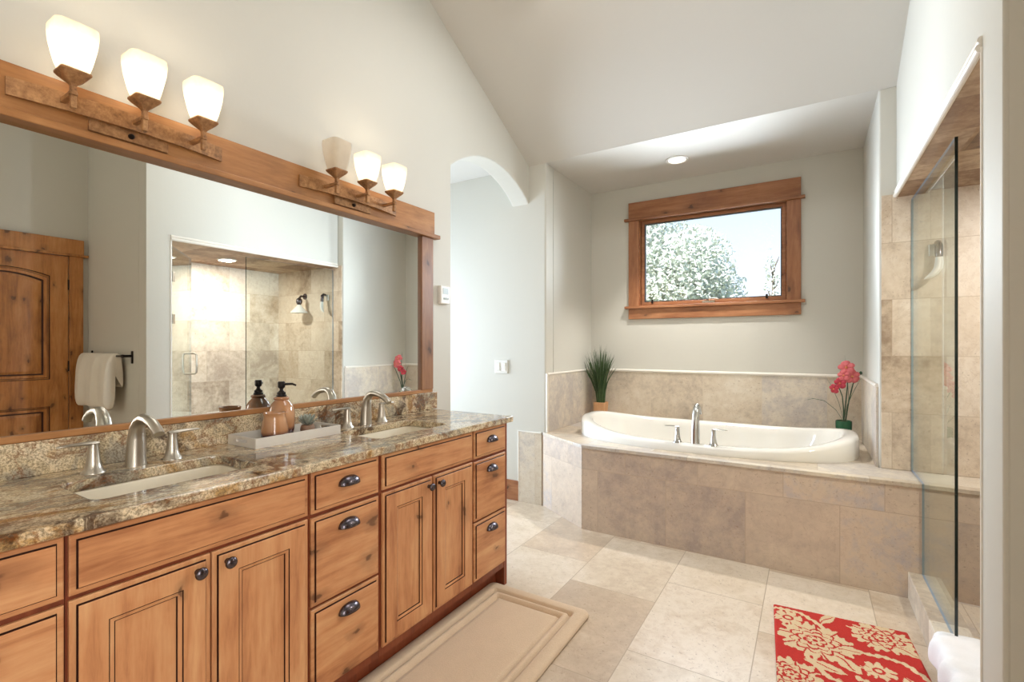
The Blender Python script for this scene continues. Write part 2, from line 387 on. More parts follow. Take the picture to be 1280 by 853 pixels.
# left wall with its arch
arch = [(2.49, 0)] + [(2.49, 2.485)]
for i in range(1, 16):
    t = i / 16; y = 2.49 + (YB + .02 - 2.49) * t
    arch.append((y, 2.485 + .195 * (1 - abs(2 * t - 1) ** 2.1) * (1 - .04 * t)))
arch += [(YB + .02, 2.47), (YB + .02, zc(YB) + .06), (.6, zc(.6) + .06), (-2.5, zc(-2.5) + .06), (-2.5, 0)]
struct(MB().plate(arch, XM - .165, XM, YZX).build('wall_left', M['wall'], bevel=.012, seg=3), 'pale wall carrying the mirror and ending in an arch')
# hall beyond the arch and pier
struct(box(-4.7, XAL - .0, YB, YB + .14, 0, 2.82).build('wall_hall', M['wall'], bevel=.012, seg=3), 'bright hall wall seen through the arch')
struct(box(-4.7, XM - .165, 1.30, 1.42, 0, 2.82).build('wall_hall_near', M['wall']))
struct(MB().plate([(1.30, 0), (YB + .1, 0), (YB + .1, 2.82), (1.30, 2.82)], -4.72, -4.6, YZX, [[(1.5, .4), (3.2, .4), (3.2, 2.3), (1.5, 2.3)]]).build('wall_hall_far', M['wall']))
struct(box(-4.7, XM - .1, 1.30, YB + .1, 2.80, 2.92).build('ceiling_hall', M['ceiling']))
struct(box(-4.6, -2.085, YB - .014, YB, 0, .168).build('baseboard_hall', M['win_x'], bevel=.003), 'low wooden baseboard in the hall')
# alcove
struct(box(XAL - .12, XAL, YB + .14, YBK + .1, 0, 2.82).build('wall_alcove_left', M['wall']))
WY0, WY1, WZ0, WZ1 = -1.362, -.146, 1.668, 2.49
struct(MB().plate([(XAL - .1, 0), (.7, 0), (.7, 2.84), (XAL - .1, 2.84)], YBK, YBK + .16, XZY, [[(WY0, WZ0), (WY1, WZ0), (WY1, WZ1), (WY0, WZ1)]]).build('wall_back', M['wall']), 'alcove wall behind the bathtub')
struct(box(XAR, .60, YB + .012, YBK + .05, 0, 2.82).build('wall_alcove_right', M['wall'], bevel=.010, seg=3), 'bright narrow wall at the right end of the alcove')
struct(box(XAL - .15, XAR + .3, YB, YBK + .1, 2.80, 2.92).build('ceiling_alcove', M['ceiling']), 'flat low ceiling over the bathtub')
# sloped ceiling
cs = [(YB, 2.80), (.6, zc(.6)), (-2.5, zc(-2.5)), (-2.5, zc(-2.5) + .12), (.6, zc(.6) + .13), (YB + .02, 2.92)]
struct(MB().plate(cs, XM - .16, 1.75, YZX).build('ceiling', M['ceiling']), 'sloped plaster ceiling falling towards the alcove')
# right side
rw = [(1.73, 0), (1.915, 0), (1.915, 2.167), (YB + .013, 2.167), (YB + .013, zc(YB) + .06), (1.73, zc(1.73) + .06)]
struct(MB().plate(rw, XS, XS + .135, YZX).build('wall_right', M['wall'], bevel=.016, seg=4), 'white wall over the shower opening')
struct(box(XS + .13, 1.66, 1.73, 1.90, 0, zc(1.73) + .06).build('wall_towel', M['wall']), 'olive beige wall carrying the towel bar')
DY0, DY1, DZ = .776, 1.592, 2.09
dw = [(-2.5, 0), (DY0, 0), (DY0, DZ), (DY1, DZ), (DY1, 0), (1.80, 0), (1.80, zc(1.8) + .06), (.6, zc(.6) + .06), (-2.5, zc(-2.5) + .06)]
struct(MB().plate(dw, 1.565, 1.70, YZX).build('wall_door', M['wall']))
struct(box(XM - .1, 1.7, -2.52, -2.40, 0, zc(-2.4) + .1).build('wall_near', M['wall']))
# shower shell
struct(box(1.49, 1.62, 1.80, YB + .1, 0, 2.30).build('wall_shower_side', M['shower_y']), 'travertine long wall of the shower')
struct(box(XAR + .012, 1.50, YB, YB + .013, ZD, 2.178).build('wall_shower_end', M['shower_x']), 'travertine end wall of the shower')
struct(box(.59, 1.66, YB + .013, YB + .15, 0, 2.82).build('wall_shower_end_core', M['wall']))
struct(box(XS + .135, 1.50, 1.90, 1.915, 0, 2.17).build('wall_shower_near', M['shower_x']))
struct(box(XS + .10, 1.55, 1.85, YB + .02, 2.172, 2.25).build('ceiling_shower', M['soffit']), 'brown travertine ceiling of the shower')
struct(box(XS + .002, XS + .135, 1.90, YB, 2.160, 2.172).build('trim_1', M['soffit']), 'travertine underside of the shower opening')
struct(MB().tube([(XS - .003, 1.90, 2.170), (XS - .003, YB - .002, 2.170)], .013, 10).tube([(XS - .001, 1.90, 2.193), (XS - .001, YB - .002, 2.193)], .011, 10).build('trim_2', M['white_trim']), 'pale stone liner along the top of the shower opening')
struct(MB().tube([(XS - .001, 1.900, .02), (XS - .001, 1.900, 2.17)], .004, 10).build('trim_3', M['white_trim']), 'pale stone liner down the near side of the shower opening')
struct(box(XS + .01, XS + .14, 1.918, 3.217, 0, .138).build('trim_4', M['curb'], bevel=.004), 'low travertine shower curb')
struct(MB().box(XS + .14, 1.49, 1.915, 3.217, 0, .035).build('floor_shower', M['deck_top']))
# alcove wainscot and liner
T = .013
struct(box(XAL, XAR, YBK - T, YBK, ZD, 1.068).build('trim_5', M['wains_x']), 'travertine wainscot behind the bathtub')
struct(box(XAL, XAL + T, YB + .015, YBK - T, ZD, 1.068).build('trim_6', M['wains_y']), 'travertine wainscot on the left alcove wall')
struct(box(XAR - T, XAR, YB + .02, YBK - T, ZD, 1.068).build('trim_7', M['wains_y'], bevel=.002), 'travertine wainscot on the right alcove wall')
lin_b = MB().tube([(XAL + .008, YBK - .008, 1.074), (XAR - .008, YBK - .008, 1.074)], .014, 8)
struct(lin_b.build('trim_8', M['white_trim']), 'stone pencil liner behind the bathtub')
struct(MB().tube([(XAL + .008, YB + .012, 1.074), (XAL + .008, YBK - .01, 1.074)], .011, 8).tube([(XAL + .008, YB + .008, ZD), (XAL + .008, YB + .008, 1.080)], .010, 8).build('trim_9', M['white_trim']), 'stone pencil liner on the left alcove wall')
struct(MB().tube([(XAR - .008, YB + .03, 1.074), (XAR - .008, YBK - .01, 1.074)], .011, 8).build('trim_10', M['white_trim']))
struct(box(-2.084, -1.868, YB - .012, YB, 0, ZD - .012).build('trim_11', M['wains_x']), 'travertine panel on the wall beside the tub deck')
struct(MB().tube([(-2.086, YB - .006, 0), (-2.086, YB - .006, ZD - .008), (-1.872, YB - .006, ZD - .008)], .008, 8).build('trim_12', M['white_trim']))

# window_1
W = root('window_1', (-.754, YBK, WZ0), 'wood-cased awning window over the bathtub', None); W['kind'] = 'structure'
yf = YBK
def wpart(name, mb, m, **k): return mb.build(name, m, W, **k)
wpart('header', box(-1.452, -.056, yf - .026, yf, 2.497, 2.646), M['win_x'], bevel=.003)
wpart('header_strip', box(-1.490, -.028, yf - .040, yf, 2.474, 2.498), M['win_x'], bevel=.003)
wpart('side_casing', box(-1.452, -1.356, yf - .022, yf, 1.676, 2.474), M['win_z'], bevel=.003)
wpart('side_casing', box(-.152, -.056, yf - .022, yf, 1.676, 2.474), M['win_z'], bevel=.003)
wpart('stool', box(-1.486, -.028, yf - .042, yf, 1.652, 1.676), M['win_x'], bevel=.003)
wpart('apron', box(-1.452, -.056, yf - .022, yf, 1.556, 1.652), M['win_x'], bevel=.003)
def ringp(x0, x1, z0, z1, t, y0, y1): return MB().plate([(x0, z0), (x1, z0), (x1, z1), (x0, z1)], y0, y1, XZY, [[(x0 + t, z0 + t), (x1 - t, z0 + t), (x1 - t, z1 - t), (x0 + t, z1 - t)]])
wpart('jamb', ringp(-1.362, -.146, 1.668, 2.49, .014, yf - .005, yf + .15), M['win_x'])
sash = wpart('sash', ringp(-1.346, -.162, 1.684, 2.474, .030, yf + .030, yf + .075), M['win_x'], bevel=.004)
wpart('gasket', ringp(-1.318, -.190, 1.712, 2.446, .010, yf + .036, yf + .066), M['gasket'])
wpart('pane', box(-1.310, -.198, yf + .048, yf + .054, 1.720, 2.438), M['glass'])
ck = MB().box(-.80, -.70, yf - .002, yf + .028, 1.684, 1.700).tube([(-.75, yf + .005, 1.70), (-.75, yf - .005, 1.716), (-.70, yf - .012, 1.718), (-.66, yf - .012, 1.708)], .006, 8)
wpart('crank', ck, M['nickel'], bevel=.002)
for xx in (-1.24, -.30):
    wpart('sash_lock', MB().box(xx - .008, xx + .008, yf + .018, yf + .034, 1.70, 1.735), M['dark_metal'], bevel=.002)

# door_1 (seen in the mirror)
D = root('door_1', (1.565, 1.184, 0), 'knotty wood arched panel door reflected in the mirror', None); D['kind'] = 'structure'
cx = 1.553
D_fn = lambda u, v, w: (w, u, v)
def arch_panel(y0, y1, z0, z1, rise, d):
    pts = [(y0 + d, z0 + d), (y1 - d, z0 + d)]
    for i in range(13):
        t = i / 12; y = (y1 - d) + ((y0 + d) - (y1 - d)) * t
        pts.append((y, z1 - rise + rise * (1 - (2 * t - 1) ** 2) - d))
    return pts
pu = (DY0 + .122, DY1 - .122, 1.02, 1.955, .05); pl = (DY0 + .122, DY1 - .122, .16, .79, .0)
mb = MB().plate([(DY0 + .003, .008), (DY1 - .003, .008), (DY1 - .003, DZ - .003), (DY0 + .003, DZ - .003)], cx + .040, cx, D_fn, [arch_panel(*pu, 0), arch_panel(*pl, 0)])
for p in (pu, pl):
    loops = []
    for d, x in ((0, cx), (.004, cx + .012), (.014, cx + .012), (.018, cx + .004), (.040, cx + .004), (.044, cx + .014), (.052, cx + .014), (.075, cx + .006)):
        loops.append([(x, a, b) for a, b in arch_panel(*p, d)])
    mb.loft(loops, False, True, ms=[1, 0, 1, 0, 1, 1, 0, 0], smooth=False)
mb.build('door_slab', [M['door_z'], M['glaze']], D)
box(1.535, 1.565, DY1 + .002, DY1 + .096, 0, DZ).build('side_casing', M['door_z'], D, bevel=.003)
box(1.535, 1.565, DY0 - .096, DY0 - .002, 0, DZ).build('side_casing', M['door_z'], D, bevel=.003)
box(1.532, 1.565, DY0 - .10, DY1 + .10, DZ + .02, DZ + .15).build('header', M['door_z'], D, bevel=.003)
box(1.522, 1.565, DY0 - .13, DY1 + .13, DZ, DZ + .021).build('header_strip', M['door_z'], D, bevel=.003)
for z in (.25, 1.13, 1.84):
    MB().lathe([(.007, z - .045), (.007, z + .045)], (1.548, DY1 + .0, 0), 8).build('hinge', M['dark_metal'], D)
MB().lathe([(.028, 0), (.028, -.008), (.012, -.010), (.010, -.035), (.026, -.045), (.028, -.06), (.016, -.07)], (1.553, DY0 + .07, 1.0), 20, 'x').build('door_knob', M['bronze'], D)

# ------------------------------------------------------------------ tub deck and tub
dk = root('tub_deck', (-.6, 3.7, 0), 'raised travertine-tiled deck built around the white bathtub', 'tub surround')
hole = []
TC, TA, TB, TN = (-.672, 3.852), .948, .506, 2.5
def sup(a, rx, ry, n=TN):
    c, s = math.cos(a), math.sin(a)
    return (TC[0] + rx * math.copysign(abs(c) ** (2 / n), c), TC[1] + ry * math.copysign(abs(s) ** (2 / n), s))
hole = [sup(2 * PI * i / 48, TA - .03, TB - .03) for i in range(48)]
top = [(-1.867, YB - .002), (-1.388, 3.210), (1.49, 3.210), (1.49, YB - .001), (XAR - .001, YB - .001), (XAR - .001, YBK - .001), (XAL + .001, YBK - .001), (XAL + .001, YB - .002)]
MB().plate(top, ZD - .022, ZD, XYZ, [hole]).build('deck_top', M['deck_top'], dk, bevel=.002)
MB().box(-1.383, 1.488, 3.217, 3.237, 0, ZD - .022).build('front_panel', M['deck_front'], dk)
MB().plate([(-1.864, YB - .002), (-1.387, 3.217), (-1.375, 3.237), (-1.84, YB - .002)], 0, ZD - .022, XYZ).build('corner_panel', M['deck_front'], dk)

def crest(a):
    c, s = abs(math.cos(a)), math.sin(a)
    return .658 + .085 * c ** 3.0 + (.022 * s if s > 0 else 0)
tub = root('bathtub', (TC[0], TC[1], ZD), 'white oval drop-in bathtub with a raised curved rim', 'bathtub')
NL = 96; ring = lambda off, zf: [(*sup(2 * PI * i / NL, TA - off, TB - off), zf(2 * PI * i / NL)) for i in range(NL)]
prof = [(.004, lambda a: ZD - .005), (0, lambda a: ZD + .012), (.004, lambda a: crest(a) - .022), (.012, lambda a: crest(a) - .007), (.028, lambda a: crest(a)),
        (.060, lambda a: crest(a) - .001), (.080, lambda a: crest(a) - .006), (.092, lambda a: crest(a) - .022), (.10, lambda a: crest(a) - .06)]
loops = [ring(o, z) for o, z in prof]
for k, (o, z) in enumerate(((.125, .50), (.16, .38), (.205, .27), (.26, .22), (.33, .205))):
    loops.append([(*sup(2 * PI * i / NL, TA - o * 1.35, TB - o), z) for i in range(NL)])
MB().loft(loops, False, True).build('basin', M['porcelain'], tub, sharp=60)
MB().lathe([(.0, .212), (.026, .212), (.028, .206)], (TC[0] + .5, TC[1], 0), 20).build('drain', M['chrome'], tub)

def faucet(name, base, fwd, h, reach, mats, label, group, span=.108, hh=.092):
    """widespread faucet; fwd = direction the spout points, lateral = to its left"""
    r = root(name, base, label, 'faucet', group); f = Vector(fwd); l = Vector((-f.y, f.x, 0)); b = Vector(base); up = Vector((0, 0, 1))
    P = lambda a, c, z: b + f * a + l * c + up * z
    pts = [(0, 0), (.001, .02), (.005, .30), (.02, .56), (.06, .80), (.16, .94), (.30, 1.0), (.50, .985), (.70, .92), (.86, .82), (.94, .74)]
    path = []; rad = []
    for i, (a, z) in enumerate(pts):
        path.append(P(reach * a, 0, h * z))
    rad = [.030, .029, .0275, .0250, .0215, .0190, .0172, .0162, .0158, .0155, .0150]
    sp = MB().tube(path, rad, 18, 0, .86, l).build('spout', mats, r, sharp=50)
    for s in (1, -1):
        m = MB(); c0 = P(-.006, s * span, 0)
        m.lathe([(.031, 0), (.030, .004), (.023, .012), (.0185, .03), (.0145, .065), (.013, hh - .012), (.013, hh - .004), (.008, hh)], c0, 20)
        hd = m.build('handle', mats, r, sharp=50)
        lp = []
        for t, wd, tk, dz in ((-.15, .010, .004, 0), (0, .0125, .006, 0), (.25, .0125, .0055, .001), (.6, .0115, .0045, .002), (.9, .008, .0035, .001), (1, .004, .002, 0)):
            c = c0 + l * (s * .086 * t) + up * (hh - .002 + dz)
            lp.append([tuple(c + f * (wd * math.cos(q)) + up * (tk * math.sin(q))) for q in [2 * PI * i / 12 for i in range(12)]])
        MB().loft(lp).build('lever', mats, hd, sharp=60)
    return r
faucet('tub_faucet', (-.648, 3.398, .654), (0, 1, 0), .25, .155, M['chrome'], 'chrome two-handle faucet standing on the bathtub rim', None, .114, .108)

# ------------------------------------------------------------------ vanity cabinets
XF, XC0 = -1.405, -1.985
UN = []
def front(y0, y1, z0, z1, door):
    L = [(0, -.016), (0, -.008), (.003, -.006), (.0118, -.006), (.012, -.010), (.0145, -.010), (.0148, -.001), (.016, 0)]
    ms = [0, 0, 0, 1, 1, 1, 0, 0]
    if door:
        L += [(.070, 0), (.0705, -.004), (.0725, -.004), (.0728, -.002), (.082, -.005), (.0825, -.010), (.0845, -.010), (.085, -.008)]
        ms = ms[:-1] + [0, 1, 1, 1, 0, 1, 1, 1, 0]
    mb = MB(); loops = []
    for d, x in L: loops.append([(XF + x, y0 + d, z0 + d), (XF + x, y1 - d, z0 + d), (XF + x, y1 - d, z1 - d), (XF + x, y0 + d, z1 - d)])
    return mb.loft(loops, True, True, ms=ms, smooth=False)
def cup_pull(y, z, par):
    a, h, d = .043, .030, .026; V = []; nu, nv = 20, 8
    for j in range(nv + 1):
        t = PI / 2 * j / nv
        for i in range(nu + 1):
            u = PI * i / nu; s = math.sin(u) ** .75
            V.append((XF + .001 + d * s * math.sin(t), y + a * math.cos(u), z - .010 + h * s * math.cos(t)))
    F = [(j * (nu + 1) + i, j * (nu + 1) + i + 1, (j + 1) * (nu + 1) + i + 1, (j + 1) * (nu + 1) + i) for j in range(nv) for i in range(nu)]
    m = MB().add(V, F, 0, True); o = m.build('cup_pull', M['bronze'], par, solid=.003); o['label'] = 'dark bronze cup pull'
def knob(y, z, par):
    o = MB().lathe([(.008, 0), (.007, .006), (.006, .012), (.014, .017), (.0165, .021), (.0165, .024), (.013, .029), (.005, .031)], (XF, y, z), 20, 'x').build('knob', M['bronze'], par, sharp=50)
    o['label'] = 'dark bronze round knob'
def unit(y0, y1, label, name, end=False):
    r = root(name, (-1.70, (y0 + y1) / 2, 0), label, 'cabinet')
    a, b = y0 + .0005, y1 - .0005
    m = box(XC0, XF - .036, a, a + .018, .10, .888).box(XC0, XF - .036, b - .018, b, .10, .888).box(XC0, XC0 + .006, a, b, .10, .888)
    m.box(XC0, XF - .036, a, b, .10, .118).box(XF - .036, XF - .018, a, b, .10, .888)      # floor, face frame behind the fronts
    m.box(-1.493, -1.475, a, b, 0, .10)
    if end: m.box(XC0, XF - .016, y1 - .027, y1 + .002, 0, .889)
    m.build('carcass', M['carcass'], r); return r
DZ3 = ((.746, .886), (.436, .732), (.138, .426)); PZ = (.826, .676, .372)
def drawers(r, y0, y1):
    for (a, b), pz in zip(DZ3, PZ):
        d = front(y0, y1, a, b, False).build('drawer', [M['wood_y'], M['glaze']], r); cup_pull((y0 + y1) / 2, pz, d)
def doors(r, pairs, kz):
    front(pairs[0][0], pairs[1][1], .747, .884, False).build('false_front', [M['wood_y'], M['glaze']], r)
    for (a, b), ky in zip(pairs, kz):
        d = front(a, b, .136, .736, True).build('door', [M['wood_z'], M['glaze']], r); knob(ky, .700, d)
drawers(unit(.085, .4035, 'wooden three-drawer cabinet at the near end of the vanity', 'drawer_cabinet'), .105, .399)
doors(unit(.4035, 1.0205, 'wooden double-door cabinet under the nearer sink', 'sink_cabinet'), ((.408, .708), (.713, 1.014)), (.672, .750))
drawers(unit(1.0205, 1.3325, 'wooden three-drawer cabinet between the two sinks', 'drawer_cabinet'), 1.027, 1.322)
doors(unit(1.3325, 1.9385, 'wooden double-door cabinet under the farther sink', 'sink_cabinet'), ((1.343, 1.634), (1.643, 1.932)), (1.602, 1.672))
drawers(unit(1.9385, 2.262, 'narrow wooden three-drawer cabinet at the far end beside the arch', 'drawer_cabinet', True), 1.945, 2.234)

# countertop
ct = root('countertop', (-1.69, 1.17, .889), 'gold and brown granite countertop with two undermount sinks', 'countertop')
H1, H2 = (-1.79, -1.527, .492, .922), (-1.79, -1.527, 1.437, 1.885)
holes = [rrect(h[0], h[1], h[2], h[3], .035) for h in (H1, H2)]
MB().plate([(-1.986, .06), (-1.392, .06), (-1.392, 2.288), (-1.986, 2.288)], .8895, .921, XYZ, holes).build('slab', M['granite'], ct, bevel=.006, seg=3)
box(-1.986, -1.966, .06, 2.322, .9212, 1.024).build('backsplash', M['granite'], ct, bevel=.002)
def sink(h, label):
    x0, x1, y0, y1 = h; o = root('sink', ((x0 + x1) / 2, (y0 + y1) / 2, .75), label, 'sink', None)
    L = []
    for d, z in ((-.03, .8885), (-.002, .8885), (.002, .884), (.010, .80), (.025, .768), (.06, .755), (.10, .75)):
        L.append([(u, v, z) for u, v in rrect(x0 + d, x1 - d, y0 + d, y1 - d, .03, 6)])
    MB().loft(L, False, True).build('bowl', M['bisque'], o, sharp=70)
    MB().lathe([(.0, .754), (.02, .7535), (.024, .750)], ((x0 + x1) / 2 - .04, (y0 + y1) / 2, 0), 16).build('drain', M['nickel'], o)
sink(H1, 'cream undermount sink nearer to the camera'); sink(H2, 'cream undermount sink nearer to the arch')
faucet('sink_faucet', (-1.862, .705, .921), (1, 0, 0), .157, .168, M['nickel'], 'brushed nickel faucet behind the nearer sink', 'sink faucets')
faucet('sink_faucet', (-1.862, 1.662, .921), (1, 0, 0), .157, .168, M['nickel'], 'brushed nickel faucet behind the farther sink by the tray', 'sink faucets')

# ------------------------------------------------------------------ mirror
mr = root('wall_mirror', (-1.98, 1.18, 1.024), 'wide wall mirror in a wooden frame above the vanity', 'mirror')
box(-1.990, -1.984, .07, 2.20, 1.03, 2.0).build('mirror_glass', M['mirror'], mr)
box(-1.990, -1.958, .06, 2.289, 1.988, 2.124).build('header', M['frame_y'], mr, bevel=.003)
box(-1.990, -1.942, .03, 2.326, 1.964, 1.988).build('header_strip', M['frame_y'], mr, bevel=.004)
box(-1.990, -1.966, 2.183, 2.286, 1.045, 1.964).build('side_post', M['frame_z'], mr, bevel=.003)
box(-1.990, -1.966, .06, .165, 1.045, 1.964).build('side_post', M['frame_z'], mr, bevel=.003)
box(-1.990, -1.970, .06, 2.286, 1.0245, 1.046).build('bottom_rail', M['frame_y'], mr, bevel=.003)

# ------------------------------------------------------------------ vanity lights
def sq(cx, cy, z, hx, hy, r=.16, n=3):
    return [(u, v, z) for u, v in rrect(cx - hx, cx + hx, cy - hy, cy + hy, min(hx, hy) * r * 2, n)]
def vanity_light(yc, label, lit):
    xw = -1.958
    r = root('vanity_light', (xw, yc, 2.0), label, 'wall light')
    # long bowed bar
    V = []; n = 24
    L = []
    for i in range(n + 1):
        t = i / n; y = yc - .298 + .596 * t; bow = .034 * (1 - (2 * t - 1) ** 2)
        L.append([(xw + .001 + bow, y, 2.026), (xw + .010 + bow, y, 2.026), (xw + .010 + bow, y, 2.078), (xw + .001 + bow, y, 2.078)])
    MB().loft(L, smooth=False).build('long_bar', M['rust'], r)
    box(xw, xw + .014, yc - .112, yc + .112, 1.994, 2.060).build('wall_plate', M['rust'], r, bevel=.003)
    MB().lathe([(.009, 0), (.008, .008), (.004, .012)], (xw + .014, yc, 2.012), 12, 'x').build('cap_nut', M['dark_metal'], r)
    for k, dy in enumerate((-.180, 0, .180)):
        y = yc + dy; X = -1.845; t = (dy + .298) / .596; bow = .034 * (1 - (2 * t - 1) ** 2)
        arm = MB().box(xw + .008 + bow, X + .012, y - .007, y + .007, 2.044, 2.058).box(X - .007, X + .007, y - .007, y + .007, 2.008, 2.080).lathe([(.011, -.004), (.011, .004)], (X, y, 2.051), 10)
        arm.build('arm', M['rust'], r, bevel=.0015)
        L = [sq(X, y, z, h, h, .1) for z, h in ((2.072, .007), (2.078, .010), (2.087, .019), (2.098, .030), (2.106, .036), (2.111, .036))]
        MB().loft(L, smooth=False).build('cup', M['rust'], r)
        on = lit[k]
        L = [sq(X, y, z, h, h, .22, 4) for z, h in ((2.1115, .0315), (2.13, .037), (2.155, .0425), (2.19, .049), (2.222, .0525), (2.240, .0515))]
        s = MB().loft(L, True, False).build('lamp_shade', M['shade_on' if on else 'shade_off'], r, sharp=50)
        s['label'] = 'frosted glass shade glowing warm white' if on else 'frosted glass shade with its bulb out'
        if on:
            MB().lathe([(.006, 2.113), (.010, 2.120), (.013, 2.128), (.014, 2.135), (.010, 2.142), (.004, 2.145)], (X, y, 0), 14).build('bulb', M['bulb'], s)
            pl_ = lamp('bulb_light', 'POINT', (X, y, 2.172), (0, 0, 0), 1.25, (1, .84, .64), shadow_soft_size=.02)
vanity_light(.722, 'bronze three-light fixture over the nearer sink with all shades lit', (1, 1, 1))
vanity_light(1.656, 'bronze three-light fixture over the farther sink with one shade dark', (0, 1, 1))

# ------------------------------------------------------------------ recessed lights
def downlight(x, y, z, label, power, cone=0):
    r = root('recessed_light', (x, y, z), label, 'ceiling light')
    MB().lathe([(.088, 0), (.088, -.005), (.068, -.008), (.064, .0)], (x, y, z), 32, cap0=False, cap1=False).build('trim_ring', M['plastic_white'], r, sharp=60)
    MB().lathe([(.063, -.002), (.04, -.004), (.0, -.005)], (x, y, z), 32, cap0=False, cap1=False).build('lens', M['can'], r)
    if cone: lamp('downlight_beam', 'SPOT', (x, y, z - .02), (0, 0, 0), power, (1, .96, .91), spot_size=R(cone), spot_blend=.55, shadow_soft_size=.06)
    else: lamp('downlight_glow', 'AREA', (x, y, z - .012), (0, 0, 0), power, (1, .95, .88), .11, .11)
downlight(-.905, 4.01, 2.80, 'round lit downlight in the alcove ceiling above the bathtub', 125, 86)
downlight(1.02, 2.66, 2.172, 'round lit downlight in the shower ceiling, seen in the mirror', 19)

# ------------------------------------------------------------------ shower glass and fittings
sg = root('shower_glass_panel', (.495, 2.9, .138), 'fixed clear glass shower panel notched over the tub deck', 'shower glass')
GP = [(2.552, .139), (3.207, .139), (3.207, .604), (YB - .004, .604), (YB - .004, 2.135), (2.552, 2.135)]
V, F = fill2d(GP)
MB().add([(.490, u, v) for u, v in V], F).add([(.500, u, v) for u, v in V], F).build('pane', M['shower_glass'], sg, recalc=False)
k = len(GP)
em = MB().add([(.490, u, v) for u, v in GP] + [(.500, u, v) for u, v in GP], [(i, (i + 1) % k, (i + 1) % k + k, i + k) for i in range(k - 1)])
near = MB().box(.4899, .5001, 2.5515, 2.553, .139, 2.135).build('near_edge', M['glass_edge_dark'], sg); near['label'] = 'dark near edge of the glass'
e = em.build('polished_edge', M['glass_edge'], sg); e['label'] = 'blue-green polished glass edge'
sd = root('shower_door', (.495, 1.925, .15), 'frameless glass shower door standing open inward', 'shower door')
ang = R(53); dx, dy = math.sin(ang), math.cos(ang); hx, hy = .497, 1.935
def dpt(s, n, z): return (hx + dx * s + dy * n, hy + dy * s - dx * n, z)
q = [(0.004, .15), (.64, .15), (.64, 2.13), (0.004, 2.13)]
MB().add([dpt(a, -.005, b) for a, b in q] + [dpt(a, .005, b) for a, b in q], [(0, 1, 2, 3), (4, 5, 6, 7)]).build('pane', M['shower_glass'], sd, recalc=False)
MB().add([dpt(a, -.005, b) for a, b in q] + [dpt(a, .005, b) for a, b in q], [(i, (i + 1) % 4, (i + 1) % 4 + 4, i + 4) for i in range(4)]).build('polished_edge', M['glass_edge'], sd)
hp = []
for s in (1, -1):
    P = [dpt(.585, s * .006, 1.045), dpt(.585, s * .045, 1.045), dpt(.585, s * .058, 1.06), dpt(.585, s * .060, 1.14), dpt(.585, s * .058, 1.22), dpt(.585, s * .045, 1.235), dpt(.585, s * .006, 1.235)]
    MB().tube(P, .009, 10).build('handle', M['nickel'], sd)
for z in (.35, 1.53, 1.88):
    MB().add([dpt(a, n, c) for c in (z - .04, z + .04) for n in (-.014, .014) for a in (-.004, .055)],
             [(0, 2, 3, 1), (4, 5, 7, 6), (0, 1, 5, 4), (2, 6, 7, 3), (0, 4, 6, 2), (1, 3, 7, 5)]).build('hinge', M['nickel'], sd, bevel=.002)
# shower head (mirror) and hand shower
sh = root('shower_rose', (.95, YB - .001, 1.86), 'white cone shower head on a bronze arm, seen in the mirror', 'shower head')
hx_, hy_ = .952, YB - .098
MB().lathe([(.036, 0), (.034, -.008), (.014, -.014)], (hx_ + .03, YB, 1.872), 20, 'y').tube([(hx_ + .03, YB - .01, 1.872), (hx_ + .022, YB - .06, 1.872), (hx_ + .004, hy_ + .008, 1.85), (hx_, hy_, 1.80)], .012, 10).lathe([(.014, 1.765), (.028, 1.785), (.034, 1.81), (.028, 1.835), (.012, 1.848)], (hx_, hy_, 0), 20).build('arm', M['bronze'], sh)
MB().lathe([(.018, 1.770), (.026, 1.757), (.055, 1.724), (.086, 1.692), (.092, 1.682), (.090, 1.676), (.06, 1.678)], (hx_, hy_, 0), 32).build('cone', M['plastic_white'], sh)
hs = root('hand_shower', (.592, YB - .001, 1.80), 'bronze and white hand shower on the tiled wall behind the glass', 'hand shower')
MB().box(.566, .612, YB - .012, YB - .001, 1.806, 1.872).build('bracket', M['plastic_white'], hs, bevel=.004)
MB().tube([(.596, YB - .02, 1.868), (.598, YB - .045, 1.870), (.600, YB - .058, 1.855), (.600, YB - .062, 1.80), (.600, YB - .064, 1.786)], [.012, .016, .0175, .0175, .015], 14).build('handle', M['bronze'], hs)
MB().tube([(.600, YB - .064, 1.79), (.601, YB - .066, 1.765), (.597, YB - .070, 1.735), (.580, YB - .078, 1.705), (.556, YB - .086, 1.685), (.535, YB - .09, 1.672)], [.016, .0185, .019, .017, .011, .004], 14).build('white_spray', M['plastic_white'], hs)

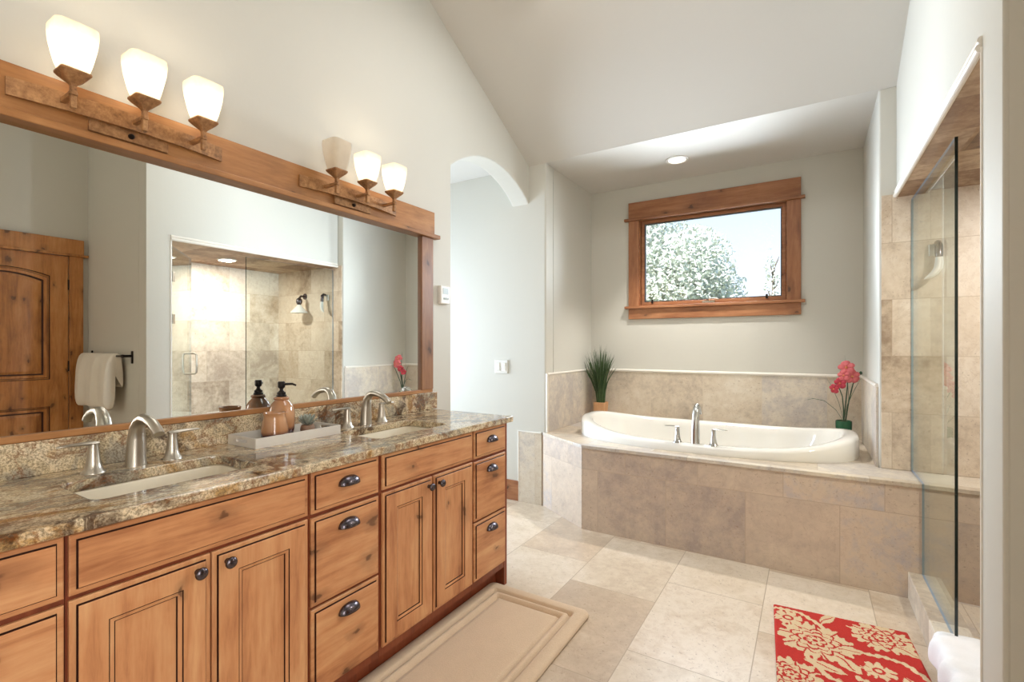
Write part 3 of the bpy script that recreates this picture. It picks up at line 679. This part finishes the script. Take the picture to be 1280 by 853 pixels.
# ------------------------------------------------------------------ towel bar and towels
tb = root('towel_bar', (1.0, 1.73, 1.22), 'black iron towel bar on the beige wall, seen in the mirror', 'towel bar')
MB().tube([(.66, 1.662, 1.225), (1.47, 1.662, 1.225)], .008, 10).build('bar', M['dark_metal'], tb)
for x in (.66, 1.46):
    MB().box(x - .014, x + .014, 1.721, 1.7295, 1.165, 1.265).box(x - .009, x + .009, 1.650, 1.722, 1.215, 1.235).lathe([(.013, -.012), (.013, .012)], (x, 1.662, 1.225), 12, 'x').build('post', M['dark_metal'], tb, bevel=.003)
def drape(name, x0, x1, prof, thick, label, cat, mat, axis='x', n=40, wob=.008):
    L = []
    for i in range(n + 1):
        t = i / n; x = x0 + (x1 - x0) * t; lp = []
        for j, (a, z, amp) in enumerate(prof):
            ww = amp * (wob * math.sin(t * 17 + j * .25) + wob * .7 * math.sin(t * 31 + 1.3 + j * .13))
            lp.append((x, a - ww, z + .25 * ww * (1 if j % 2 else -1)) if axis == 'x' else (a - ww, x, z + .3 * ww))
        L.append(lp)
    o = MB().loft(L, True, True, closed=True).build(name, mat, origin=((x0 + x1) / 2, prof[0][0], prof[0][1]) if axis == 'x' else (prof[0][0], (x0 + x1) / 2, prof[0][1]), sharp=80, subsurf=1)
    return tag(o, label, cat)
# outline of a thick folded towel over the bar: front leg, over the top, back leg
tp = []
yb = 1.662
front_o = [(yb - .062, .80, 1), (yb - .074, .84, 1), (yb - .074, .95, 1), (yb - .066, 1.10, .8), (yb - .052, 1.20, .5), (yb - .028, 1.246, .2)]
back_o = [(yb + .010, 1.252, .2), (yb + .036, 1.226, .3), (yb + .046, 1.15, .4), (yb + .050, 1.02, .5), (yb + .046, .97, .5)]
inner = [(yb + .030, .965, .4), (yb + .020, 1.05, .3), (yb + .0125, 1.20, .0), (yb + .006, 1.236, .0), (yb - .006, 1.236, .0), (yb - .0125, 1.20, .0), (yb - .016, 1.05, .4), (yb - .022, .86, .8), (yb - .036, .80, 1)]
drape('bath_towel', .76, 1.44, front_o + back_o + inner, 0, 'cream white towel folded over the black bar, seen in the mirror', 'towel', M['towel'], wob=.012)
# towel over the curb
xo, xi, zt = XS + .010, XS + .140, .1385
outer_o = [(xo - .016, .050, 1), (xo - .022, .07, 1.2), (xo - .022, .11, 1.2), (xo - .016, zt + .012, 1), (xo + .01, zt + .030, 1.2), (xo + .06, zt + .022, 1.4), (xi + .005, zt + .032, 1.2), (xi + .035, zt + .012, 1), (xi + .045, .10, 1), (xi + .040, .06, 1)]
inner_o = [(xi + .006, .06, 0), (xi + .004, .11, 0), (xi + .003, zt + .003, 0), (xi - .03, zt + .003, 0), (xo + .03, zt + .003, 0), (xo - .004, zt + .003, 0), (xo - .005, .11, 0), (xo - .006, .052, 0)]
drape('hand_towel', 2.16, 2.575, outer_o + inner_o, 0, 'white towel draped over the shower curb', 'towel', M['towel2'], axis='y', n=24)

# ------------------------------------------------------------------ mats
bm_ = root('bath_mat', (-1.19, 1.72, 0), 'plain beige bath mat with a sunken border line before the vanity', 'bath mat')
x0, x1, y0, y1 = -1.474, -.905, 1.235, 2.20
L = []
for d, z in ((0, .001), (-.004, .012), (.002, .024), (.014, .030), (.050, .030), (.058, .026), (.062, .010), (.068, .006), (.073, .010), (.078, .024), (.086, .028), (.098, .026), (.104, .010), (.109, .006), (.115, .010), (.120, .018), (.135, .020)):
    L.append([(u, v, z) for u, v in rrect(x0 + d, x1 - d, y0 + d, y1 - d, max(.03 - d * .2, .006), 6)])
MB().loft(L, True, True).build('pile', M['mat'], bm_, sharp=85)

def rug():
    W_, H_ = .535, .86; nx, ny = 134, 215
    ca, sa = math.cos(R(4.2)), math.sin(R(4.2)); ox, oy = -.154, 2.772
    def wl(u, v): return (ox + ca * u + sa * v, oy + sa * u - ca * v)
    def loc(x, y): dx_, dy_ = x - ox, y - oy; return (ca * dx_ + sa * dy_, sa * dx_ - ca * dy_)
    fl = [  # world centre, radius, petals, phase, squash
        (loc(.022, 2.515), .150, 9, .3, 'big'), (loc(.272, 2.690), .122, 8, 1.2, 'big'), (loc(-.087, 2.662), .066, 6, .2, 'small'),
        (loc(.236, 2.412), .060, 7, .5, 'small'), (loc(-.060, 2.21), .115, 7, .8, 'big'), (loc(.23, 2.14), .13, 7, .1, 'big'), (loc(.09, 2.02), .06, 6, .4, 'small'), (loc(-.03, 1.99), .05, 6, .9, 'small')]
    lv = [  # leaf ellipses: centre, half length, half width, angle
        (loc(.072, 2.742), .062, .024, -60), (loc(.150, 2.510), .052, .026, -15), (loc(.135, 2.395), .060, .034, 50), (loc(.055, 2.335), .075, .028, 15),
        (loc(.34, 2.37), .05, .03, 70), (loc(.12, 2.22), .06, .026, 70), (loc(.36, 2.62), .05, .025, 30), (loc(.02, 2.10), .06, .026, -30), (loc(.31, 2.03), .06, .026, 40)]
    stems = [[loc(-.14, 2.735), loc(-.04, 2.735), loc(.02, 2.69), loc(.06, 2.64)], [loc(.20, 2.52), loc(.27, 2.53), loc(.33, 2.52), loc(.40, 2.44)],
             [loc(.0, 2.36), loc(.06, 2.27), loc(.16, 2.24)], [loc(-.12, 2.05), loc(-.02, 2.06), loc(.06, 2.12)], [loc(.16, 2.32), loc(.24, 2.29), loc(.36, 2.30)]]
    def pat(u, v):
        nzu = .006 * math.sin(u * 210 + v * 37) + .004 * math.sin(v * 190 - u * 60)
        val = 0.; dark = 0.
        for (cu, cv), r, n, ph, kind in fl:
            du, dv = u - cu, v - cv; d = math.hypot(du, dv)
            if d > r * 1.25: continue
            a = math.atan2(dv, du) + ph
            edge = r * (.80 + .17 * abs(math.cos(a * n / 2)) + .05 * math.cos(a * n * 2.5 + 1)) + nzu
            if d < edge:
                val = 1.
                if kind == 'small':
                    if .20 * r < d < .36 * r: val = 0
                    if abs(math.sin(a * n / 2)) > .985 and d > .5 * r: val = 0
                else:
                    wv = math.sin(a * 2 + cu * 9)
                    for q0, k5, w5 in ((.64, 5, .0042), (.46, 4, .0048), (.27, 3, .0050)):
                        q = q0 * r * (.80 + .24 * abs(math.cos(a * k5 + q0 * 9)))
                        if abs(d - q) < w5 * (.25 + abs(math.cos(a * k5 * .5 + q0 * 5))): val = 0
                    if abs(math.sin(a * n / 2 + .25 * wv + d * 6)) > .988 and d > .58 * r: val = 0
                    if d < .07 * r or (.13 * r < d < .30 * r and math.sin(a * 7 + d * 90) > .55): val = 0
        for (cu, cv), hl, hw, an in lv:
            c, s = math.cos(R(an)), math.sin(R(an)); du, dv = u - cu, v - cv
            p, q = (du * c + dv * s) / hl, (-du * s + dv * c) / hw
            if p * p + q * q * (1 + 1.2 * p * p) < 1 + nzu * 18:
                val = 1.
                if abs(q - .25 * math.sin(p * 3)) < .10 and p < .6: val = 0
        for st in stems:
            for (a0, b0), (a1, b1) in zip(st, st[1:]):
                L2 = (a1 - a0) ** 2 + (b1 - b0) ** 2; t = max(0, min(1, ((u - a0) * (a1 - a0) + (v - b0) * (b1 - b0)) / L2))
                if math.hypot(u - a0 - t * (a1 - a0), v - b0 - t * (b1 - b0)) < .011 + nzu * .6: val = 1.
        return val
    V = []; A = []
    for j in range(ny + 1):
        for i in range(nx + 1):
            u, v = W_ * i / nx, H_ * j / ny; e = min(i, nx - i, j, ny - j); p = pat(u, v)
            x, y = wl(u, v); V.append((x, y, (.011 if e > 1 else .004 + .004 * e) + .0012 * p + random.uniform(0, .0007))); A.append(p)
    F = [(j * (nx + 1) + i, (j + 1) * (nx + 1) + i, (j + 1) * (nx + 1) + i + 1, j * (nx + 1) + i + 1) for j in range(ny) for i in range(nx)]
    rim = [i for i in range(nx + 1)] + [j * (nx + 1) + nx for j in range(1, ny + 1)] + [ny * (nx + 1) + i for i in range(nx - 1, -1, -1)] + [j * (nx + 1) for j in range(ny - 1, 0, -1)]
    b = len(V); V += [(V[i][0], V[i][1], .001) for i in rim]; A += [0] * len(rim); k = len(rim)
    F += [(rim[i], rim[(i + 1) % k], b + (i + 1) % k, b + i) for i in range(k)] + [[b + i for i in range(k)][::-1]]
    c0 = wl(W_ / 2, H_ / 2)
    t = NT('red_floral_pile'); co = t.n('TexCoord').outputs['Object']; at = t.n('Attribute', attribute_name='motif').outputs['Fac']
    nz = t.noise(co, 230, 3, .7); red = t.mix(nz, lin(150, 26, 20), lin(206, 48, 36)); tan = t.mix(nz, lin(184, 156, 118), lin(230, 208, 172))
    m = t.done(t.bsdf(t.mix(t.ramp(at, [(.4, (0, 0, 0)), (.6, (1, 1, 1))]), red, tan), .95, 0, t.bump(nz, .6, .004)))
    o = MB().add(V, F, 0, True).build('rug', m, origin=(c0[0], c0[1], 0), recalc=True)
    at_ = o.data.attributes.new('motif', 'FLOAT', 'POINT'); at_.data.foreach_set('value', A)
    tag(o, 'red rug with tan flowers lying before the shower', 'rug')
rug()

# ------------------------------------------------------------------ countertop things
tr = root('tray', (-1.865, 1.24, .921), 'silver rectangular tray with cut-out handles on the countertop', 'tray')
X0, X1, Y0, Y1 = -1.958, -1.768, 1.048, 1.434
box(X0, X1, Y0, Y1, .9213, .928).build('tray_floor', M['tray'], tr)
box(X1 - .008, X1, Y0, Y1, .928, .959).build('tray_side', M['tray'], tr, bevel=.001)
box(X0, X0 + .008, Y0, Y1, .928, .959).build('tray_side', M['tray'], tr, bevel=.001)
for ya in (Y0, Y1 - .008):
    xc = (X0 + X1) / 2
    MB().plate([(X0 + .008, .928), (X1 - .008, .928), (X1 - .008, .959), (X0 + .008, .959)], ya, ya + .008, XZY, [rrect(xc - .038, xc + .038, .936, .950, .006, 4)]).build('tray_end', M['tray'], tr)
def vessel(name, x, y, prof, label, cat):
    r = root(name, (x, y, .9282), label, cat)
    MB().lathe(prof, (x, y, .9282), 32, cap1=False).build('body', M['ceramic'], r, sharp=60); return r
vessel('tumbler', -1.822, 1.158, [(.036, 0), (.045, .003), (.0495, .018), (.0505, .036), (.048, .062), (.0425, .086), (.040, .098), (.041, .106), (.0435, .113), (.041, .1155), (.038, .110), (.036, .096), (.042, .06), (.040, .02), (.0, .012)], 'tan stoneware tumbler standing at the front of the tray', 'tumbler')
ds = vessel('soap_dispenser', -1.900, 1.238, [(.036, 0), (.046, .004), (.0505, .03), (.053, .07), (.0525, .098), (.047, .122), (.036, .140), (.027, .149), (.026, .152), (.030, .156), (.030, .163), (.026, .166), (.0, .167)], 'tan stoneware soap dispenser with a black pump on the tray', 'soap dispenser')
dsx, dsy, dz_ = -1.900, 1.238, .9282 + .166
pm = MB().lathe([(.020, 0), (.020, .007), (.017, .009), (.017, .018), (.011, .022), (.0075, .028), (.0075, .034), (.013, .038), (.0145, .042), (.0145, .060), (.012, .064), (.0, .065)], (dsx, dsy, dz_), 20)
pm.tube([(dsx + .008, dsy + .006, dz_ + .052), (dsx + .030, dsy + .030, dz_ + .053), (dsx + .040, dsy + .042, dz_ + .046)], [.0055, .005, .004], 8)
pm.build('pump', M['dark_metal'], ds, sharp=50)
sc_ = root('succulent_pot', (-1.868, 1.340, .9282), 'small grey-green succulent in a pebbled pot at the far end of the tray', 'potted plant')
MB().lathe([(.022, 0), (.028, .004), (.030, .018), (.027, .032), (.024, .036), (.0, .034)], (-1.868, 1.340, .9282), 20).build('pot', M['pebble'], sc_, sharp=60)
lf = MB()
for k in range(26):
    a = k * 2.4; tl = .15 + .045 * k; rr = .018 + .034 * (1 - k / 26); z0 = .9282 + .034 + .018 * k / 26
    d = Vector((math.cos(a), math.sin(a), .35 + 1.2 * k / 26)).normalized(); s0 = Vector((-1.868, 1.340, z0)); sd_ = Vector((-math.sin(a), math.cos(a), 0))
    pts = [s0, s0 + d * rr * .5, s0 + d * rr * .85 + Vector((0, 0, .004)), s0 + d * rr * 1.15 + Vector((0, 0, .011))]
    lf.tube(pts, [.004, .0085, .0065, .001], 6, 0, .35, sd_)
lf.build('rosette', M['succulent'], sc_, sharp=80)

# ------------------------------------------------------------------ plants on the deck
gp = root('potted_grass', (-1.69, 4.355, ZD), 'tall green ornamental grass in a pale wooden pot at the left end of the bathtub', 'potted plant')
gx, gy = -1.685, 4.36
L = [sq(gx, gy, z, h, h, .06, 2) for z, h in ((ZD + .0005, .046), (ZD + .176, .056), (ZD + .176, .050), (ZD + .165, .049))]
MB().loft(L, smooth=False).build('pot', M['pot_wood'], gp, bevel=.002)
g = MB(); rg = random.Random(3)
for k in range(190):
    a = rg.uniform(0, 2 * PI); sp = rg.random() ** .7; h = rg.uniform(.42, .60) * (1 - .22 * sp); r0 = .036 * rg.random() ** .5
    bx, by = gx + r0 * math.cos(a), gy + r0 * math.sin(a); out = .03 + .13 * sp
    if math.sin(a) > .3: out *= .6
    wd = rg.uniform(.0028, .0048); tw = rg.uniform(0, PI); sd_ = Vector((math.cos(tw), math.sin(tw), 0))
    pts = [Vector((bx + out * math.cos(a) * t ** 2, by + out * math.sin(a) * t ** 2, ZD + .16 + h * t * (1 - .08 * sp * t))) for t in (0, .3, .6, .85, 1)]
    pts = [Vector((max(p.x, XAL + .02), min(p.y, YBK - .022), p.z)) for p in pts]
    g.tube(pts, [wd * .8, wd, wd * .9, wd * .55, .0004], 4, 0, .3, sd_, False)
g.build('blades', M['grass'], gp)

oc = root('potted_orchid', (.215, 4.31, ZD), 'pink orchid in a glossy green pot at the right end of the bathtub', 'potted plant')
ox, oy = .215, 4.31
MB().lathe([(.032, .0005), (.040, .01), (.050, .09), (.052, .14), (.051, .158), (.046, .160), (.043, .150)], (ox, oy, ZD), 28, cap1=False).build('pot', M['green_pot'], oc, sharp=60)
MB().lathe([(.045, .149), (.03, .154), (.0, .156)], (ox, oy, ZD), 20, cap0=False, cap1=False).build('soil', M['soil'], oc)
zb = ZD + .15
stems_ = [[(0, 0, 0), (-.002, -.01, .10), (-.010, -.03, .19), (-.030, -.05, .25), (-.056, -.05, .262)], [(0, .01, 0), (.012, 0, .14), (.020, -.02, .25), (.022, -.05, .34), (.012, -.055, .40)], [(.01, 0, 0), (.03, 0, .15), (.055, -.01, .28), (.082, -.03, .345), (.098, -.05, .362)]]
for st in stems_:
    MB().tube([(ox + a, oy + b_, zb + c) for a, b_, c in st], [.0045, .004, .0035, .003, .002], 8).build('stem', M['leaf'], oc)
lv = MB()
for path in ([(0, 0, 0), (-.05, -.04, .09), (-.12, -.08, .155), (-.19, -.10, .17), (-.25, -.12, .155)], [(0, 0, 0), (-.03, -.01, .14), (-.07, -.02, .25), (-.115, -.03, .335)], [(.01, 0, 0), (.03, .0, .18), (.02, -.01, .34), (.005, -.01, .49)], [(0, -.01, 0), (.02, -.03, .13), (.06, -.05, .24), (.10, -.06, .33)]):
    n = len(path); lv.tube([(ox + a, oy + b_, zb + c) for a, b_, c in path], [.004] + [.006] * (n - 2) + [.001], 6, 0, .25, (0, 1, .2))
lv.build('leaves', M['leaf'], oc)
def flower(c, r, face, dark):
    f = Vector(face).normalized(); a = f.orthogonal().normalized(); b = f.cross(a); c = Vector(c); m = MB()
    for k in range(5):
        t = 2 * PI * k / 5 + .3; d = a * math.cos(t) + b * math.sin(t); s = f.cross(d)
        wide = .56 if k % 2 else .38
        L = []
        for q, wv, lift in ((.05, .12, .0), (.35, wide * .8, .10), (.65, wide, .12), (.9, wide * .7, .03), (1.0, wide * .2, -.05)):
            p = c + d * (r * q) + f * (r * lift)
            L.append([tuple(p + s * (r * wv * e) + f * (r * (.10 * (1 - e * e)))) for e in (-1, -.5, 0, .5, 1)])
        m.loft(L, False, False, closed=False)
    m.lathe([(.0, -.1 * r), (r * .16, .05 * r), (r * .12, .3 * r), (0, .38 * r)], (0, 0, 0), 8, m=1)
    # move the core (last 32 verts) onto the flower, facing outwards
    q = Vector((0, 0, 1)).rotation_difference(f)
    for i in range(len(m.v) - 32, len(m.v)): m.v[i] = tuple(c + q @ Vector(m.v[i]))
    return m.build('flower', [M['petal_red' if dark else 'petal'], M['petal_core']], oc, solid=.0012, recalc=False)
for c, r, fc, dk_ in (((.013, -.065, .400), .054, (-.25, -1, .35), 0), ((.044, -.075, .340), .052, (.25, -1, -.05), 0), ((-.004, -.085, .345), .040, (-.3, -1, .0), 0), ((-.024, -.07, .288), .042, (-.5, -1, -.15), 1), ((-.060, -.055, .245), .036, (-.7, -1, -.3), 1)):
    flower((ox + c[0], oy + c[1], zb + c[2]), r, fc, dk_)
bd = MB()
for c in ((.098, -.05, .362), (.070, -.055, .356)):
    bd.lathe([(0, -.012), (.009, -.004), (.010, .004), (.004, .013), (0, .015)], (ox + c[0], oy + c[1], zb + c[2]), 10)
bd.build('bud', M['leaf'], oc)

# ------------------------------------------------------------------ wall fittings
th = root('thermostat', (-1.99, 2.395, 1.63), 'small white thermostat on the wall beside the mirror', 'thermostat')
box(-1.990, -1.962, 2.352, 2.446, 1.572, 1.688).build('case', M['plastic_white'], th, bevel=.006)
box(-1.963, -1.9605, 2.372, 2.424, 1.634, 1.672).build('display', M['plastic_grey'], th)
for i in range(3): box(-1.963, -1.959, 2.378 + i * .018, 2.390 + i * .018, 1.600, 1.612).build('button', M['plastic_grey'], th)
ls = root('light_switch', (-2.262, YB, 1.127), 'white double rocker light switch on the bright wall beyond the arch', 'light switch')
box(-2.328, -2.197, YB - .008, YB - .0002, 1.070, 1.186).build('plate', M['plastic_white'], ls, bevel=.003)
for xx in (-2.293, -2.232): box(xx - .017, xx + .017, YB - .013, YB - .007, 1.094, 1.162).build('rocker', M['plastic_white'], ls, bevel=.002)

# ------------------------------------------------------------------ outside the window
struct(MB().box(-30, 20, 6, 60, -.3, -.2).build('lawn', M['lawn']))['kind'] = 'stuff'
bpy.data.objects['lawn']['label'] = 'grass outside beyond the window'; bpy.data.objects['lawn']['category'] = 'grass'
def tree(name, c, rad, h, n, label, ls_, mat, seed, lumps=14):
    rt = root(name, (c[0], c[1], -.2), label, 'tree'); g = random.Random(seed)
    L = []; tw = MB().tube([(c[0], c[1], -.2), (c[0] + .05, c[1], h * .3), (c[0], c[1], h * .6), (c[0] + .03, c[1], c[2] + rad[2] * .5)], [.16, .13, .09, .03], 10)
    for k in range(9):
        a = k * 2.4; z = c[2] - rad[2] * .5 + k * rad[2] * .13
        tw.tube([(c[0], c[1], z - .3), (c[0] + math.cos(a) * rad[0] * .4, c[1] + math.sin(a) * rad[1] * .4, z + .1), (c[0] + math.cos(a) * rad[0] * .55, c[1] + math.sin(a) * rad[1] * .55, z + .3)], [.05, .03, .01], 6)
    tw.build('trunk', M['bark'], rt)
    lump = []
    for k in range(lumps):
        d = Vector((g.gauss(0, 1), g.gauss(0, 1), g.gauss(0, 1))).normalized()
        lump.append((Vector((c[0] + d.x * rad[0] * .62, c[1] + d.y * rad[1] * .62, c[2] + d.z * rad[2] * .62)), g.uniform(.36, .52)))
    V = []; F = []
    for k in range(n):
        lc, lr = g.choice(lump); d = Vector((g.gauss(0, 1), g.gauss(0, 1), g.gauss(0, 1))).normalized() * (g.random() ** .33)
        p = lc + Vector((d.x * rad[0] * lr, d.y * rad[1] * lr, d.z * rad[2] * lr))
        u = Vector((g.gauss(0, 1), g.gauss(0, 1), g.gauss(0, 1))).normalized(); v = u.orthogonal().normalized(); s = ls_ * g.uniform(.6, 1.3)
        i = len(V); V += [p - u * s, p + v * s * .5, p + u * s, p - v * s * .5]; F.append((i, i + 1, i + 2, i + 3))
    MB().add(V, F).build('foliage', mat, rt, recalc=False)
tree('tree', (-4.0, 13.5, 3.0), (2.5, 2.2, 2.3), 3, 42000, 'large pale-leaved tree outside the window', .062, M['tree_leaf'], 5, 20)
tree('tree', (-1.45, 26, 3.6), (.45, .45, 3.0), 6, 330, 'thin sparse tree at the right edge of the window view', .09, M['tree_leaf'], 9, 8)
